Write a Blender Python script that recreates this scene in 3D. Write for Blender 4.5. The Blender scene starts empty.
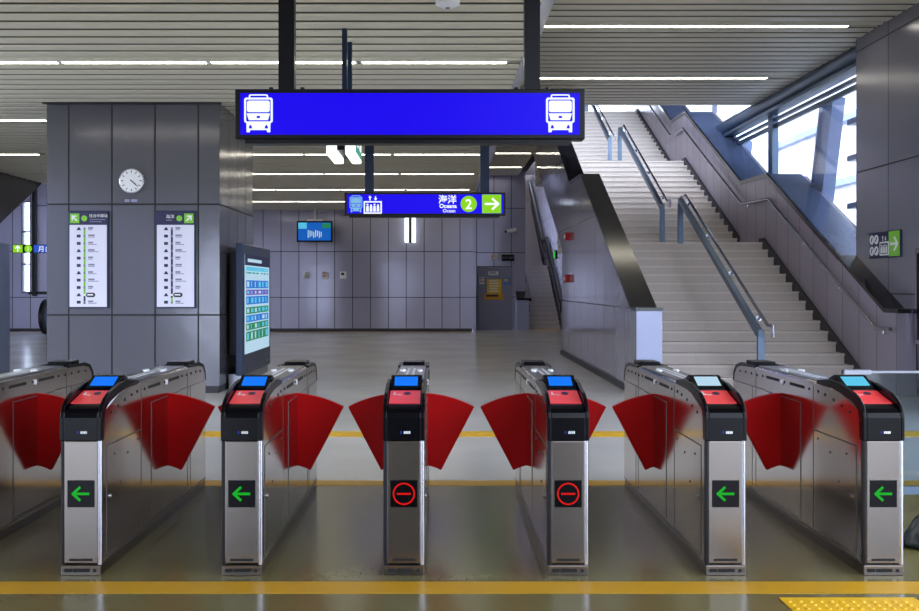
import bpy, math, random
from mathutils import Matrix, Vector
random.seed(7)
S = bpy.context.scene
C = S.collection
PI = math.pi

# ---------------------------------------------------------------- camera, world, exposure
cam = bpy.data.cameras.new('camera')
cam.sensor_width = 36; cam.lens = 36 * 973 / 919
cam.shift_x = 18.5 / 919; cam.shift_y = -18.5 / 919
cam.clip_end = 500
co = bpy.data.objects.new('camera', cam); C.objects.link(co)
co.location = (0, 0, 1.5); co.rotation_euler = (PI / 2, 0, 0)
S.camera = co
S.view_settings.view_transform = 'Standard'; S.view_settings.look = 'None'
S.view_settings.exposure = 0.0; S.view_settings.gamma = 1; S.view_settings.use_curve_mapping = False
S.cycles.use_denoising = True
S.cycles.max_bounces = 8
S.cycles.sample_clamp_indirect = 6

W = bpy.data.worlds.new('sky'); S.world = W; W.use_nodes = True
wn = W.node_tree.nodes['Background']
wn.inputs[0].default_value = (0.74, 0.83, 1.0, 1); wn.inputs[1].default_value = 7.2

# ---------------------------------------------------------------- materials
def lin(r, g, b):
    f = lambda c: (c / 255 / 12.92) if c / 255 <= 0.04045 else ((c / 255 + 0.055) / 1.055) ** 2.4
    return (f(r), f(g), f(b), 1)

def mat(name, col, rough=0.5, metal=0.0, emis=None, es=0.0, noise=0.0, nscale=6.0, coat=0.0, rvar=0.0, spec=None, alpha=None):
    m = bpy.data.materials.new(name); m.use_nodes = True
    nt = m.node_tree; b = nt.nodes['Principled BSDF']
    b.inputs['Base Color'].default_value = col; b.inputs['Roughness'].default_value = rough
    b.inputs['Metallic'].default_value = metal
    if coat: b.inputs['Coat Weight'].default_value = coat; b.inputs['Coat Roughness'].default_value = 0.08
    if spec is not None: b.inputs['Specular IOR Level'].default_value = spec
    if emis:
        b.inputs['Emission Color'].default_value = emis; b.inputs['Emission Strength'].default_value = es
    if noise or rvar:
        tc = nt.nodes.new('ShaderNodeTexCoord'); n = nt.nodes.new('ShaderNodeTexNoise')
        n.inputs['Scale'].default_value = nscale; n.inputs['Detail'].default_value = 4
        nt.links.new(tc.outputs['Object'], n.inputs['Vector'])
        if noise:
            mx = nt.nodes.new('ShaderNodeMix'); mx.data_type = 'RGBA'
            mx.inputs[6].default_value = tuple(c * (1 - noise) for c in col[:3]) + (1,)
            mx.inputs[7].default_value = tuple(min(1, c * (1 + noise)) for c in col[:3]) + (1,)
            nt.links.new(n.outputs['Fac'], mx.inputs[0]); nt.links.new(mx.outputs[2], b.inputs['Base Color'])
        if rvar:
            mr = nt.nodes.new('ShaderNodeMapRange')
            mr.inputs[3].default_value = max(0, rough - rvar); mr.inputs[4].default_value = rough + rvar
            nt.links.new(n.outputs['Fac'], mr.inputs[0]); nt.links.new(mr.outputs[0], b.inputs['Roughness'])
    return m

def brushed(name, col, rough=0.3, metal=1.0, sc=(2, 2, 14)):
    """brushed stainless steel: fine streaks in colour and roughness"""
    m = mat(name, col, rough, metal); nt = m.node_tree; b = nt.nodes['Principled BSDF']
    tc = nt.nodes.new('ShaderNodeTexCoord'); mp = nt.nodes.new('ShaderNodeMapping'); n = nt.nodes.new('ShaderNodeTexNoise')
    mp.inputs['Scale'].default_value = sc; n.inputs['Scale'].default_value = 3; n.inputs['Detail'].default_value = 3
    nt.links.new(tc.outputs['Object'], mp.inputs[0]); nt.links.new(mp.outputs[0], n.inputs['Vector'])
    mx = nt.nodes.new('ShaderNodeMix'); mx.data_type = 'RGBA'
    mx.inputs[6].default_value = tuple(c * 0.94 for c in col[:3]) + (1,); mx.inputs[7].default_value = col
    nt.links.new(n.outputs['Fac'], mx.inputs[0]); nt.links.new(mx.outputs[2], b.inputs['Base Color'])
    mr = nt.nodes.new('ShaderNodeMapRange'); mr.inputs[3].default_value = rough - 0.01; mr.inputs[4].default_value = rough + 0.01
    nt.links.new(n.outputs['Fac'], mr.inputs[0]); nt.links.new(mr.outputs[0], b.inputs['Roughness'])
    return m

def panel_mat(name, col, pu=0.61, ou=0.0, pv=1.55, ov=1.15, seam=0.011, rough=0.22, metal=0.35, seamcol=(0.008, 0.008, 0.01, 1), var=0.07, ow=None):
    """wall cladding in panels: dark joints from world position, slight tint change from panel to panel"""
    m = mat(name, col, rough, metal); nt = m.node_tree; b = nt.nodes['Principled BSDF']; N = nt.nodes.new; L = nt.links.new
    def M(op, a, c=None, d=None):
        n = N('ShaderNodeMath'); n.operation = op
        for i, v in enumerate((a, c, d)):
            if v is None: continue
            if isinstance(v, (int, float)): n.inputs[i].default_value = v
            else: L(v, n.inputs[i])
        return n.outputs[0]
    g = N('ShaderNodeNewGeometry'); sp = N('ShaderNodeSeparateXYZ'); sn = N('ShaderNodeSeparateXYZ')
    L(g.outputs['Position'], sp.inputs[0]); L(g.outputs['True Normal'], sn.inputs[0])
    side = M('GREATER_THAN', M('ABSOLUTE', sn.outputs[0]), 0.5)
    x = M('SUBTRACT', sp.outputs[0], ou); y = M('SUBTRACT', sp.outputs[1], ou if ow is None else ow)
    u = M('ADD', M('MULTIPLY', x, M('SUBTRACT', 1, side)), M('MULTIPLY', y, side))
    u = M('DIVIDE', u, pu); v = M('DIVIDE', M('SUBTRACT', sp.outputs[2], ov), pv)
    def line(t, p):
        f = M('FRACT', t); d = M('MINIMUM', f, M('SUBTRACT', 1, f))
        return M('LESS_THAN', d, seam / p)
    s = M('MAXIMUM', line(u, pu), line(v, pv))
    cb = N('ShaderNodeCombineXYZ'); L(M('FLOOR', u), cb.inputs[0]); L(M('FLOOR', v), cb.inputs[1]); L(side, cb.inputs[2])
    wn_ = N('ShaderNodeTexWhiteNoise'); L(cb.outputs[0], wn_.inputs['Vector'])
    k = M('ADD', 1 - var, M('MULTIPLY', wn_.outputs['Value'], 2 * var))
    vm = N('ShaderNodeVectorMath'); vm.operation = 'SCALE'; vm.inputs[0].default_value = col[:3]; L(k, vm.inputs['Scale'])
    mx = N('ShaderNodeMix'); mx.data_type = 'RGBA'; L(s, mx.inputs[0]); L(vm.outputs[0], mx.inputs[6]); mx.inputs[7].default_value = seamcol
    L(mx.outputs[2], b.inputs['Base Color'])
    L(M('ADD', rough, M('MULTIPLY', s, 0.4)), b.inputs['Roughness'])
    # gentle waviness of the sheet
    n = N('ShaderNodeTexNoise'); n.inputs['Scale'].default_value = 1.6; L(g.outputs['Position'], n.inputs['Vector'])
    bp = N('ShaderNodeBump'); bp.inputs['Strength'].default_value = 0.05; bp.inputs['Distance'].default_value = 0.1
    L(n.outputs['Fac'], bp.inputs['Height']); L(bp.outputs[0], b.inputs['Normal'])
    return m

def floor_mat():
    m = mat('polished_floor', lin(120, 118, 112), 0.2); nt = m.node_tree; b = nt.nodes['Principled BSDF']; N = nt.nodes.new; L = nt.links.new
    g = N('ShaderNodeNewGeometry'); sp = N('ShaderNodeSeparateXYZ'); L(g.outputs['Position'], sp.inputs[0])
    def M(op, a, c):
        n = N('ShaderNodeMath'); n.operation = op
        for i, v in enumerate((a, c)):
            if isinstance(v, (int, float)): n.inputs[i].default_value = v
            else: L(v, n.inputs[i])
        return n.outputs[0]
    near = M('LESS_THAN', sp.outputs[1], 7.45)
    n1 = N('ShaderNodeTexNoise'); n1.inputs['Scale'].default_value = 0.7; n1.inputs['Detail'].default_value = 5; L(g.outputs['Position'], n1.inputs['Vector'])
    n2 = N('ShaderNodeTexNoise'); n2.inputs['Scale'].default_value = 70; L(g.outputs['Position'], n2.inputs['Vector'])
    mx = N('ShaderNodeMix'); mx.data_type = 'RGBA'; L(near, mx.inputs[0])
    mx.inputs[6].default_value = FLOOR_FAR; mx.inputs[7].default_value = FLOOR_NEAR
    k = M('ADD', 0.82, M('ADD', M('MULTIPLY', n1.outputs['Fac'], 0.24), M('MULTIPLY', n2.outputs['Fac'], 0.12)))
    j = M('SUBTRACT', M('DIVIDE', sp.outputs[1], 1.0), 6.13)
    joint = M('LESS_THAN', M('ABSOLUTE', j, 0.0), 0.012)
    k = M('MULTIPLY', k, M('SUBTRACT', 1.0, M('MULTIPLY', joint, 0.5)))
    vm = N('ShaderNodeVectorMath'); vm.operation = 'SCALE'; L(mx.outputs[2], vm.inputs[0]); L(k, vm.inputs['Scale'])
    L(vm.outputs[0], b.inputs['Base Color'])
    L(M('ADD', 0.14, M('MULTIPLY', n1.outputs['Fac'], 0.12)), b.inputs['Roughness'])
    b.inputs['Specular IOR Level'].default_value = 0.7
    return m

def led_mat(name, col, es):   # self-lit face
    return mat(name, (col[0] * 0.1, col[1] * 0.1, col[2] * 0.1, 1), 0.35, 0, col, es, spec=0.15)

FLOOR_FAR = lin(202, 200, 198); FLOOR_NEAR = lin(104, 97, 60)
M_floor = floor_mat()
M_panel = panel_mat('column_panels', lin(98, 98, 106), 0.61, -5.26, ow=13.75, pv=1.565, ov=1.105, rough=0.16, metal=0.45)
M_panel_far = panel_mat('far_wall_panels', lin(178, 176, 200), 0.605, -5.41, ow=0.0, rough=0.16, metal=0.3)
M_panel_right = panel_mat('right_wall_panels', lin(130, 129, 142), 1.1, 0.0, ow=15.35, pv=1.9, ov=1.4)
M_panel_stair = panel_mat('stair_wall_panels', lin(158, 155, 170), 0.9, 0.0, ow=13.4, pv=1.55, ov=1.2, rough=0.1, seam=0.008)
M_panel_inner = panel_mat('stair_inner_panels', lin(150, 142, 156), 0.6, 0.0, ow=13.4, pv=50, ov=-20, rough=0.3, seam=0.006)
M_endcap = mat('lavender_panel', lin(160, 165, 195), 0.3, 0.2)
M_slat = mat('ceiling_slat', lin(208, 203, 186), 0.45, 0.0)
M_plenum = mat('plenum_dark', lin(24, 22, 20), 0.9)
M_slat_shade = mat('slat_shade_strip', lin(98, 95, 86), 0.7)  # mid-dark strip on slat fronts, painted shade between the slats
M_ceil_edge = mat('bulkhead_grey', lin(125, 125, 135), 0.5)
M_black = mat('black_stone', lin(28, 27, 32), 0.16, 0, noise=0.2, nscale=20)
M_blackm = mat('black_metal', lin(10, 10, 16), 0.35, spec=0.3)
M_blackp = mat('black_plastic', lin(4, 4, 9), 0.25, spec=0.16)
M_navy = mat('navy_metal', lin(24, 40, 66), 0.35, 0.4)
M_steel = brushed('brushed_steel', lin(126, 119, 114), 0.26)
M_steel_side = brushed('brushed_steel_side', lin(205, 196, 190), 0.13, sc=(2, 2, 14))
M_steel_top = brushed('steel_top', lin(140, 142, 152), 0.28)
M_tube = mat('polished_tube', lin(190, 190, 200), 0.2, 1.0)
M_column = mat('pale_blue_steel', lin(150, 164, 196), 0.35, 0.3, noise=0.2, nscale=3)  # sky reflection on the sloping columns is put into this pale colour
M_bluesteel = mat('blue_grey_steel', lin(96, 112, 132), 0.35, 0.6, noise=0.1, nscale=5)
M_seam = mat('seam_dark', lin(66, 64, 64), 0.5)
M_hole = mat('slot_black', lin(8, 8, 8), 0.8)
M_red = mat('red_flap', lin(176, 0, 3), 0.45, noise=0.08, nscale=3, spec=0.15)
M_redp = mat('red_card_panel', lin(226, 62, 66), 0.3, 0, lin(226, 50, 56), 0.25)
M_redbox = mat('red_alarm', lin(180, 20, 26), 0.4)
M_white = mat('white_paint', lin(225, 226, 230), 0.4)
M_paper = mat('white_paper', lin(215, 214, 232), 0.35, noise=0.03)
M_navyprint = mat('navy_print', lin(26, 24, 68), 0.4)
M_greenprint = mat('green_print', lin(118, 190, 50), 0.4)
M_greyprint = mat('grey_print', lin(120, 122, 150), 0.5)
M_darkprint = mat('dark_print', lin(30, 30, 44), 0.5)
M_yellow = mat('yellow_paint', lin(190, 142, 8), 0.4, noise=0.1, nscale=4)
M_tactile = mat('tactile_yellow', lin(216, 166, 6), 0.5, noise=0.12, nscale=15)
M_poster_y = mat('poster_yellow', lin(230, 190, 50), 0.5, noise=0.15, nscale=8)
M_step = mat('stair_stone', lin(215, 206, 198), 0.35, noise=0.08, nscale=9)
M_riser = mat('stair_riser', lin(200, 190, 182), 0.45, noise=0.08, nscale=9)
M_grit = mat('step_grit_strip', lin(70, 66, 62), 0.8)
M_skirt = mat('skirting_dark', lin(40, 38, 44), 0.5)
M_door = mat('door_paint', lin(128, 128, 150), 0.4, 0.2)
M_lamp = led_mat('tube_light', (1.0, 0.93, 0.76, 1), 17.0)
M_lampcool = led_mat('cool_lamp', (0.9, 1.0, 1.0, 1), 2.2)
M_teal = led_mat('teal_lit', lin(20, 150, 130), 0.8)
M_signblue = led_mat('sign_blue', (0.010, 0.0, 0.85, 1), 0.95)
M_signwhite = led_mat('sign_white', (0.9, 0.95, 1, 1), 1.05)
M_signcyan = led_mat('sign_pale_cyan', lin(130, 190, 235), 0.9)
M_signgreen = led_mat('sign_green', lin(140, 215, 20), 0.95)
M_ledgreen = led_mat('led_green', lin(4, 170, 24), 0.9)
M_ledred = led_mat('led_red', lin(205, 14, 6), 0.9)
M_scrblue = led_mat('screen_blue', lin(10, 120, 255), 0.9)
M_scrcyan = led_mat('screen_cyan', lin(90, 200, 235), 0.85)
M_scrpale = led_mat('screen_pale', lin(190, 225, 245), 0.8)
M_scrpurple = led_mat('screen_purple', lin(120, 80, 190), 0.8)
M_scrgreen = led_mat('screen_green', lin(40, 140, 90), 0.8)
M_bldg = mat('pale_building', lin(235, 225, 215), 0.8)
M_bldg2 = mat('building_ledge', lin(150, 165, 200), 0.8)
M_bag = mat('dark_green_bag', lin(2, 18, 18), 0.45, noise=0.4, nscale=20)
M_truss = mat('truss_steel', lin(105, 110, 130), 0.5, 0.3)
M_outer = mat('outdoor_ground', lin(120, 118, 112), 0.9)
def glass(name, tint, rough=0.02):
    m = bpy.data.materials.new(name); m.use_nodes = True; nt = m.node_tree
    nt.nodes.remove(nt.nodes['Principled BSDF']); out = nt.nodes['Material Output']
    t = nt.nodes.new('ShaderNodeBsdfTransparent'); t.inputs[0].default_value = tint
    g = nt.nodes.new('ShaderNodeBsdfGlossy'); g.inputs['Roughness'].default_value = rough
    f = nt.nodes.new('ShaderNodeLayerWeight'); f.inputs[0].default_value = 0.5
    pw = nt.nodes.new('ShaderNodeMath'); pw.operation = 'POWER'; pw.inputs[1].default_value = 4.0; nt.links.new(f.outputs['Facing'], pw.inputs[0])
    ma = nt.nodes.new('ShaderNodeMath'); ma.operation = 'MULTIPLY_ADD'; ma.inputs[1].default_value = 0.5; ma.inputs[2].default_value = 0.05; nt.links.new(pw.outputs[0], ma.inputs[0])
    mx = nt.nodes.new('ShaderNodeMixShader')
    nt.links.new(ma.outputs[0], mx.inputs[0]); nt.links.new(t.outputs[0], mx.inputs[1]); nt.links.new(g.outputs[0], mx.inputs[2]); nt.links.new(mx.outputs[0], out.inputs[0])
    return m
M_glass = glass('barrier_glass', (0.62, 0.70, 0.74, 1)); M_wglass = glass('window_glass', (0.93, 0.96, 1, 1))

# ---------------------------------------------------------------- mesh helpers
class MB:
    def __init__(s, M=None): s.v = []; s.f = []; s.m = []; s.M = M
    def pt(s, p):
        p = Vector(p)
        if s.M is not None: p = s.M @ p
        s.v.append(tuple(p)); return len(s.v) - 1
    def face(s, ids, m=0): s.f.append(tuple(ids)); s.m.append(m)
    def box(s, x0, x1, y0, y1, z0, z1, m=0):
        i = [s.pt((x, y, z)) for z in (z0, z1) for y in (y0, y1) for x in (x0, x1)]
        for q in ((0, 2, 3, 1), (4, 5, 7, 6), (0, 1, 5, 4), (2, 6, 7, 3), (0, 4, 6, 2), (1, 3, 7, 5)): s.face([i[k] for k in q], m)
        return s
    def prism(s, pts, f, a, b, m=0):
        """pts: 2-D outline; f(u, v, w): 3-D point; extruded from w=a to w=b"""
        n = len(pts); A = [s.pt(f(u, v, a)) for u, v in pts]; B = [s.pt(f(u, v, b)) for u, v in pts]
        s.face(A[::-1], m); s.face(B, m)
        for k in range(n): s.face([A[k], A[(k + 1) % n], B[(k + 1) % n], B[k]], m)
        return s
    def side(s, pts, x0, x1, m=0): return s.prism(pts, lambda y, z, x: (x, y, z), x0, x1, m)      # outline in y,z
    def plate(s, pts, y0, y1, m=0): return s.prism(pts, lambda x, z, y: (x, y, z), y0, y1, m)     # outline in x,z
    def cyl(s, p, q, r, n=12, m=0, r2=None):
        p = Vector(p); q = Vector(q); d = (q - p).normalized(); a = d.orthogonal().normalized(); b = d.cross(a)
        r2 = r if r2 is None else r2
        A = [s.pt(p + (a * math.cos(2 * PI * k / n) + b * math.sin(2 * PI * k / n)) * r) for k in range(n)]
        B = [s.pt(q + (a * math.cos(2 * PI * k / n) + b * math.sin(2 * PI * k / n)) * r2) for k in range(n)]
        s.face(A[::-1], m); s.face(B, m)
        for k in range(n): s.face([A[k], A[(k + 1) % n], B[(k + 1) % n], B[k]], m)
        return s
    def tube(s, path, r, n=10, m=0):
        path = [Vector(p) for p in path]; rings = []
        up = Vector((1, 0, 0)) if abs((path[1] - path[0]).normalized().x) < 0.9 else Vector((0, 0, 1))
        for i, p in enumerate(path):
            d0 = (path[i] - path[i - 1]).normalized() if i else (path[1] - path[0]).normalized()
            d1 = (path[i + 1] - path[i]).normalized() if i < len(path) - 1 else d0
            d = (d0 + d1).normalized(); k = 1 / max(0.5, d.dot(d0))
            a = up.cross(d).normalized(); b = d.cross(a)
            rings.append([s.pt(p + (a * math.cos(2 * PI * j / n) * (k if abs(a.dot(d1 - d0)) > 0.01 else 1) + b * math.sin(2 * PI * j / n)) * r) for j in range(n)])
        s.face(rings[0][::-1], m); s.face(rings[-1], m)
        for A, B in zip(rings, rings[1:]):
            for k in range(n): s.face([A[k], A[(k + 1) % n], B[(k + 1) % n], B[k]], m)
        return s
    def build(s, name, mats, parent=None, bevel=0, smooth=False, seg=2, loc=None):
        me = bpy.data.meshes.new(name)
        me.from_pydata(s.v, [], s.f)
        for mm in (mats if isinstance(mats, (list, tuple)) else [mats]): me.materials.append(mm)
        me.polygons.foreach_set('material_index', s.m)
        if smooth: me.polygons.foreach_set('use_smooth', [True] * len(s.f))
        me.update()
        o = bpy.data.objects.new(name, me); C.objects.link(o)
        if parent: o.parent = parent
        if loc: o.location = loc
        import bmesh
        bm = bmesh.new(); bm.from_mesh(me); bmesh.ops.recalc_face_normals(bm, faces=bm.faces); bm.to_mesh(me); bm.free()
        if bevel:
            b = o.modifiers.new('bevel', 'BEVEL'); b.width = bevel; b.segments = seg; b.limit_method = 'ANGLE'; b.angle_limit = math.radians(30)
        if smooth:
            e = o.modifiers.new('split', 'EDGE_SPLIT'); e.split_angle = math.radians(40)
        return o

def tag(o, label=None, cat=None, group=None, kind=None):
    if label: o['label'] = label
    if cat: o['category'] = cat
    if group: o['group'] = group
    if kind: o['kind'] = kind
    return o
def empty(name, loc, label, cat, group=None, rz=0):
    o = bpy.data.objects.new(name, None); C.objects.link(o); o.location = loc; o.rotation_euler = (0, 0, rz); o.empty_display_size = 0.1
    return tag(o, label, cat, group)
def kids(o): return [c for c in C.objects if c.parent == o]
def copy_tree(o, parent=None):
    ch = kids(o); c = o.copy(); C.objects.link(c)
    if parent: c.parent = parent
    for k in ch: copy_tree(k, c)
    return c
def struct(o): o['kind'] = 'structure'; return o

# flat graphics drawn in x,z, extruded towards -y
def arc(cx, cz, r, a0, a1, n=12): return [(cx + r * math.cos(a0 + (a1 - a0) * k / n), cz + r * math.sin(a0 + (a1 - a0) * k / n)) for k in range(n + 1)]
def rrect(x0, x1, z0, z1, r):
    return arc(x1 - r, z1 - r, r, 0, PI / 2, 4) + arc(x0 + r, z1 - r, r, PI / 2, PI, 4) + arc(x0 + r, z0 + r, r, PI, 1.5 * PI, 4) + arc(x1 - r, z0 + r, r, 1.5 * PI, 2 * PI, 4)
def disc(cx, cz, r, n=24): return [(cx + r * math.cos(2 * PI * k / n), cz + r * math.sin(2 * PI * k / n)) for k in range(n)]
def stroke(p, q, w):
    d = Vector((q[0] - p[0], q[1] - p[1])).normalized(); n = Vector((-d.y, d.x)) * w / 2; e = d * w * 0.0
    return [(p[0] + n.x - e.x, p[1] + n.y - e.y), (p[0] - n.x - e.x, p[1] - n.y - e.y), (q[0] - n.x + e.x, q[1] - n.y + e.y), (q[0] + n.x + e.x, q[1] + n.y + e.y)]
def arrow(mb, cx, cz, s, ang, y, m, w=None, t=0.002):
    """arrow of overall size s pointing along ang"""
    w = w or s * 0.15
    c, n_ = math.cos(ang), math.sin(ang)
    R = lambda u, v: (cx + u * c - v * n_, cz + u * n_ + v * c)
    mb.plate(stroke(R(-s / 2, 0), R(s / 2 - w * 0.6, 0), w), y, y - t, m)
    for sg in (1, -1): mb.plate(stroke(R(0.03 * s, sg * s * 0.40), R(s / 2, -sg * w * 0.2), w), y, y - t * (1 + 0.2 * sg), m)

def text_into(mb, body, x, z, size, y, m, align='LEFT', t=0.002, bold=0.0):
    cu = bpy.data.curves.new('lettering', 'FONT'); cu.body = body; cu.size = size; cu.align_x = align; cu.extrude = 0.0005; cu.offset = bold; cu.resolution_u = 3
    o = bpy.data.objects.new('lettering', cu); C.objects.link(o)
    dg = bpy.context.evaluated_depsgraph_get(); me = bpy.data.meshes.new_from_object(o.evaluated_get(dg))
    base = [mb.pt((x + v.co.x, y - t - v.co.z, z + v.co.y)) for v in me.vertices]
    for p in me.polygons: mb.face([base[i] for i in p.vertices], m)
    bpy.data.objects.remove(o); bpy.data.curves.remove(cu); bpy.data.meshes.remove(me)

# ================================================================= STRUCTURE
# floor
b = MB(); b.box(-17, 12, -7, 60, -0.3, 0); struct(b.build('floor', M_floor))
b = MB(); b.box(-120, 120, -80, 160, -3.2, -3); struct(b.build('ground_outside', M_outer))
# unseen wall added behind the camera to cut light on the gate fronts
struct(MB().box(-17, -9, -7.3, -7, 0, 5.6).box(-3.5, 3.5, -7.3, -7, 0, 5.6).box(9, 12, -7.3, -7, 0, 5.6).box(-9, -3.5, -7.3, -7, 3.0, 5.6).box(3.5, 9, -7.3, -7, 3.0, 5.6).build('wall_rear_light_block', M_panel_right))
# painted lines on the floor
for n, (x0, x1, y0, y1) in enumerate(((-16, 8, 4.76, 4.95), (-16, 8, 7.34, 7.54))):
    struct(MB().box(x0, x1, y0, y1, 0.0, 0.002).build('trim_%d' % (n + 1), M_yellow))
def tactile(name, x0, x1, y0, y1, pitch, stud=0.013, z=0.0):
    b = MB(); b.box(x0, x1, y0, y1, z, z + 0.004)
    nx = int((x1 - x0) / pitch); ny = int((y1 - y0) / pitch)
    for i in range(nx):
        for j in range(ny):
            cx = x0 + (i + .5) * pitch; cy = y0 + (j + .5) * pitch
            b.cyl((cx, cy, z + 0.004), (cx, cy, z + 0.009), stud, 8, 0, stud * .65)
    return b.build(name, M_tactile)
struct(tactile('trim_3', -3.4, 5.2, 9.74, 10.10, 0.12, 0.03))
struct(tactile('trim_4', 1.63, 2.28, 4.05, 4.69, 0.05, 0.014))
struct(tactile('trim_5', 2.95, 4.2, 33.7, 34.3, 0.15, 0.04))
struct(MB().box(-16, 1.0, 32.2, 32.45, 0, 0.002).build('trim_6', M_yellow))

# ceilings: one slatted sheet over the hall, one higher over the stairs
LY = [7.65, 11.35, 15.15, 18.9, 22.4, 26.0, 29.6]
def slats(b, x0, x1, y0, y1, z, rows):
    y = y0
    while y < y1:
        if not any(abs(y + 0.14 - r) < 0.15 for r in rows):
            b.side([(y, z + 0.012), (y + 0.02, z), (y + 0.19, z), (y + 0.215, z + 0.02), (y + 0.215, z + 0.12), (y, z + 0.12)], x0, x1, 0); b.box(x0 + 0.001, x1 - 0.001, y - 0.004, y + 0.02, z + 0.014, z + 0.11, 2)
        else:
            b.side([(y, z + 0.02), (y + 0.03, z), (y + 0.08, z), (y + 0.08, z + 0.1), (y, z + 0.1)], x0, x1, 0)
            b.side([(y + 0.20, z), (y + 0.23, z + 0.02), (y + 0.23, z + 0.1), (y + 0.20, z + 0.1)], x0, x1, 0)
        y += 0.3
def q(y): return round((y + 0.0) / 0.3) * 0.3 + 0.14   # snap a light row into its own slat bay
LYL = [q(y - 0.14) for y in LY]
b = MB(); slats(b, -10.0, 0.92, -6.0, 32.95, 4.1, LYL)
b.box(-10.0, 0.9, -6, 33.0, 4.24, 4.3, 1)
struct(b.build('ceiling', [M_slat, M_plenum, M_slat_shade]))
LR = [q(14.5 - 0.14), q(18.2 - 0.14)]
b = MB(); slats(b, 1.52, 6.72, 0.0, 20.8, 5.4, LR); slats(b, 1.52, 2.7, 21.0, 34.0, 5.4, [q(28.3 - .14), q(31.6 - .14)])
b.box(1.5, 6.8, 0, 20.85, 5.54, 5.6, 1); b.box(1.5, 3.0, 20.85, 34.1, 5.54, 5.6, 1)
struct(b.build('ceiling', [M_slat, M_plenum, M_slat_shade]))
# sloping bulkhead between both
struct(MB().prism([(0.92, 4.1), (1.56, 5.42), (1.56, 5.6), (0.86, 4.3)], lambda x, z, y: (x, y, z), -6, 33, 0).build('trim_7', M_ceil_edge))

# far wall with door recess
b = MB()
b.box(-12.4, 1.08, 32.9, 33.3, 0.1, 4.3)
b.box(-16.5, -14.2, 32.9, 33.3, 0.1, 5.6); b.box(-14.2, -13.9, 32.9, 33.3, 0.1, 1.3); b.box(-14.2, -13.9, 32.9, 33.3, 4.4, 5.6); b.box(-13.9, -12.4, 32.9, 33.3, 0.1, 5.6)
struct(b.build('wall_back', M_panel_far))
struct(MB().box(-16.5, -14.2, 32.86, 33.3, 0, 0.1).box(-14.2, 1.06, 32.9, 33.25, 0, 0.1).build('baseboard_back', M_skirt))
struct(MB().box(1.08, 1.2, 33.3, 34.05, 0, 5.6).build('wall_recess_side', M_panel_far))
b = MB(); b.box(1.2, 1.27, 34.0, 34.3, 0, 5.6); b.box(2.48, 2.95, 34.0, 34.3, 0, 5.6); b.box(1.27, 2.48, 34.0, 34.3, 2.22, 5.6)
struct(b.build('wall_recess', M_panel_far))
# slender window in the far wall on the left
b = MB(); b.box(-14.2, -14.17, 32.95, 33.1, 1.3, 4.4); b.box(-13.93, -13.9, 32.95, 33.1, 1.3, 4.4)
for z in (1.3, 2.25, 3.35, 4.37): b.box(-14.17, -13.93, 32.95, 33.1, z, z + 0.05)
w = struct(b.build('window_1', M_truss))
MB().box(-14.17, -13.93, 33.0, 33.02, 1.32, 4.38).build('pane', M_wglass, w)
# column beside that window, left staircase flank, left wall
struct(MB().box(-13.75, -13.65, 32.7, 32.9, 1.2, 5.4).box(-13.9, -12.4, 32.75, 32.9, 1.25, 1.35).build('trim_8', M_blackm))
b = MB(); b.side([(16.2, 0.02), (26.5, 5.15), (26.5, 5.4), (14.3, 5.4), (14.3, 4.0), (12.2, 0.02)], -10.35, -10.0)
struct(b.build('wall_left', M_panel))
struct(MB().box(-17, -16.5, 14, 33.3, 0, 5.6).build('wall_far_left', M_panel_far))
struct(MB().box(-16.6, -10.0, 14.3, 33.3, 5.4, 5.6).build('ceiling', M_slat))
# square clad column
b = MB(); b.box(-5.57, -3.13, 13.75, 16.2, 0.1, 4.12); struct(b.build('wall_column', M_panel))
struct(MB().box(-5.55, -3.15, 13.77, 16.18, 0, 0.1).build('baseboard_column', M_skirt))
struct(MB().box(-5.61, -3.1, 13.68, 13.75, 4.08, 4.12).build('trim_9', M_blackm))
# right-hand clad pillar
b = MB(); b.box(6.55, 9.2, 10.5, 15.35, 0, 5.75); struct(b.build('wall_right', M_panel_right))

# ---- main stairs : 3 flights of 15
XI0, XI1 = 3.03, 6.27
R, T, N = 0.158, 0.32, 15
def flight(y0, z0):
    b = MB()
    for k in range(N):
        z1 = z0 + (k + 1) * R; y = y0 + k * T
        b.box(XI0, XI1, y, y0 + N * T + (0.0), z1 - R, z1 - 0.035, 1)
        b.box(XI0, XI1, y - 0.025, y + T, z1 - 0.035, z1, 0)
        b.box(XI0 + 0.05, XI1 - 0.05, y + 0.005, y + 0.06, z1, z1 + 0.003, 2)
    return b
Y1 = 14.42; L1 = Y1 + 14 * T            # last nosing of flight 1
Y2 = L1 + 1.62; L2 = Y2 + 14 * T
Y3 = L2 + 1.62; L3 = Y3 + 14 * T
b = MB()
for y0, z0 in ((Y1, 0), (Y2, 15 * R), (Y3, 30 * R)):
    f = flight(y0, z0); o = len(b.v); b.v += f.v; b.f += [tuple(i + o for i in q_) for q_ in f.f]; b.m += f.m
b.box(XI0, XI1, L1 + T, Y2 + 0.1, 15 * R - 0.25, 15 * R, 0); b.box(XI0, XI1, L2 + T, Y3 + 0.1, 30 * R - 0.25, 30 * R, 0)
b.box(XI0 - 6, XI1 + 4, L3 + T, 46, 45 * R - 0.3, 45 * R, 0)
struct(b.build('staircase', [M_step, M_riser, M_grit]))
# skirting along the right side of the flights
b = MB()
for y0, z0 in ((Y1, 0), (Y2, 15 * R), (Y3, 30 * R)):
    b.side([(y0 - 0.1, z0), (y0 + 0.1, z0), (y0 + 14 * T, z0 + 14 * R - .02), (y0 + 14.7 * T, z0 + 15 * R), (y0 + 14.7 * T, z0 + 15 * R + 0.08), (y0 + 14 * T - .05, z0 + 15 * R + 0.08), (y0 - 0.1, z0 + R + 0.02)], XI1 - 0.03, XI1 + 0.01)
struct(b.build('baseboard_stairs', M_skirt))

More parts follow.
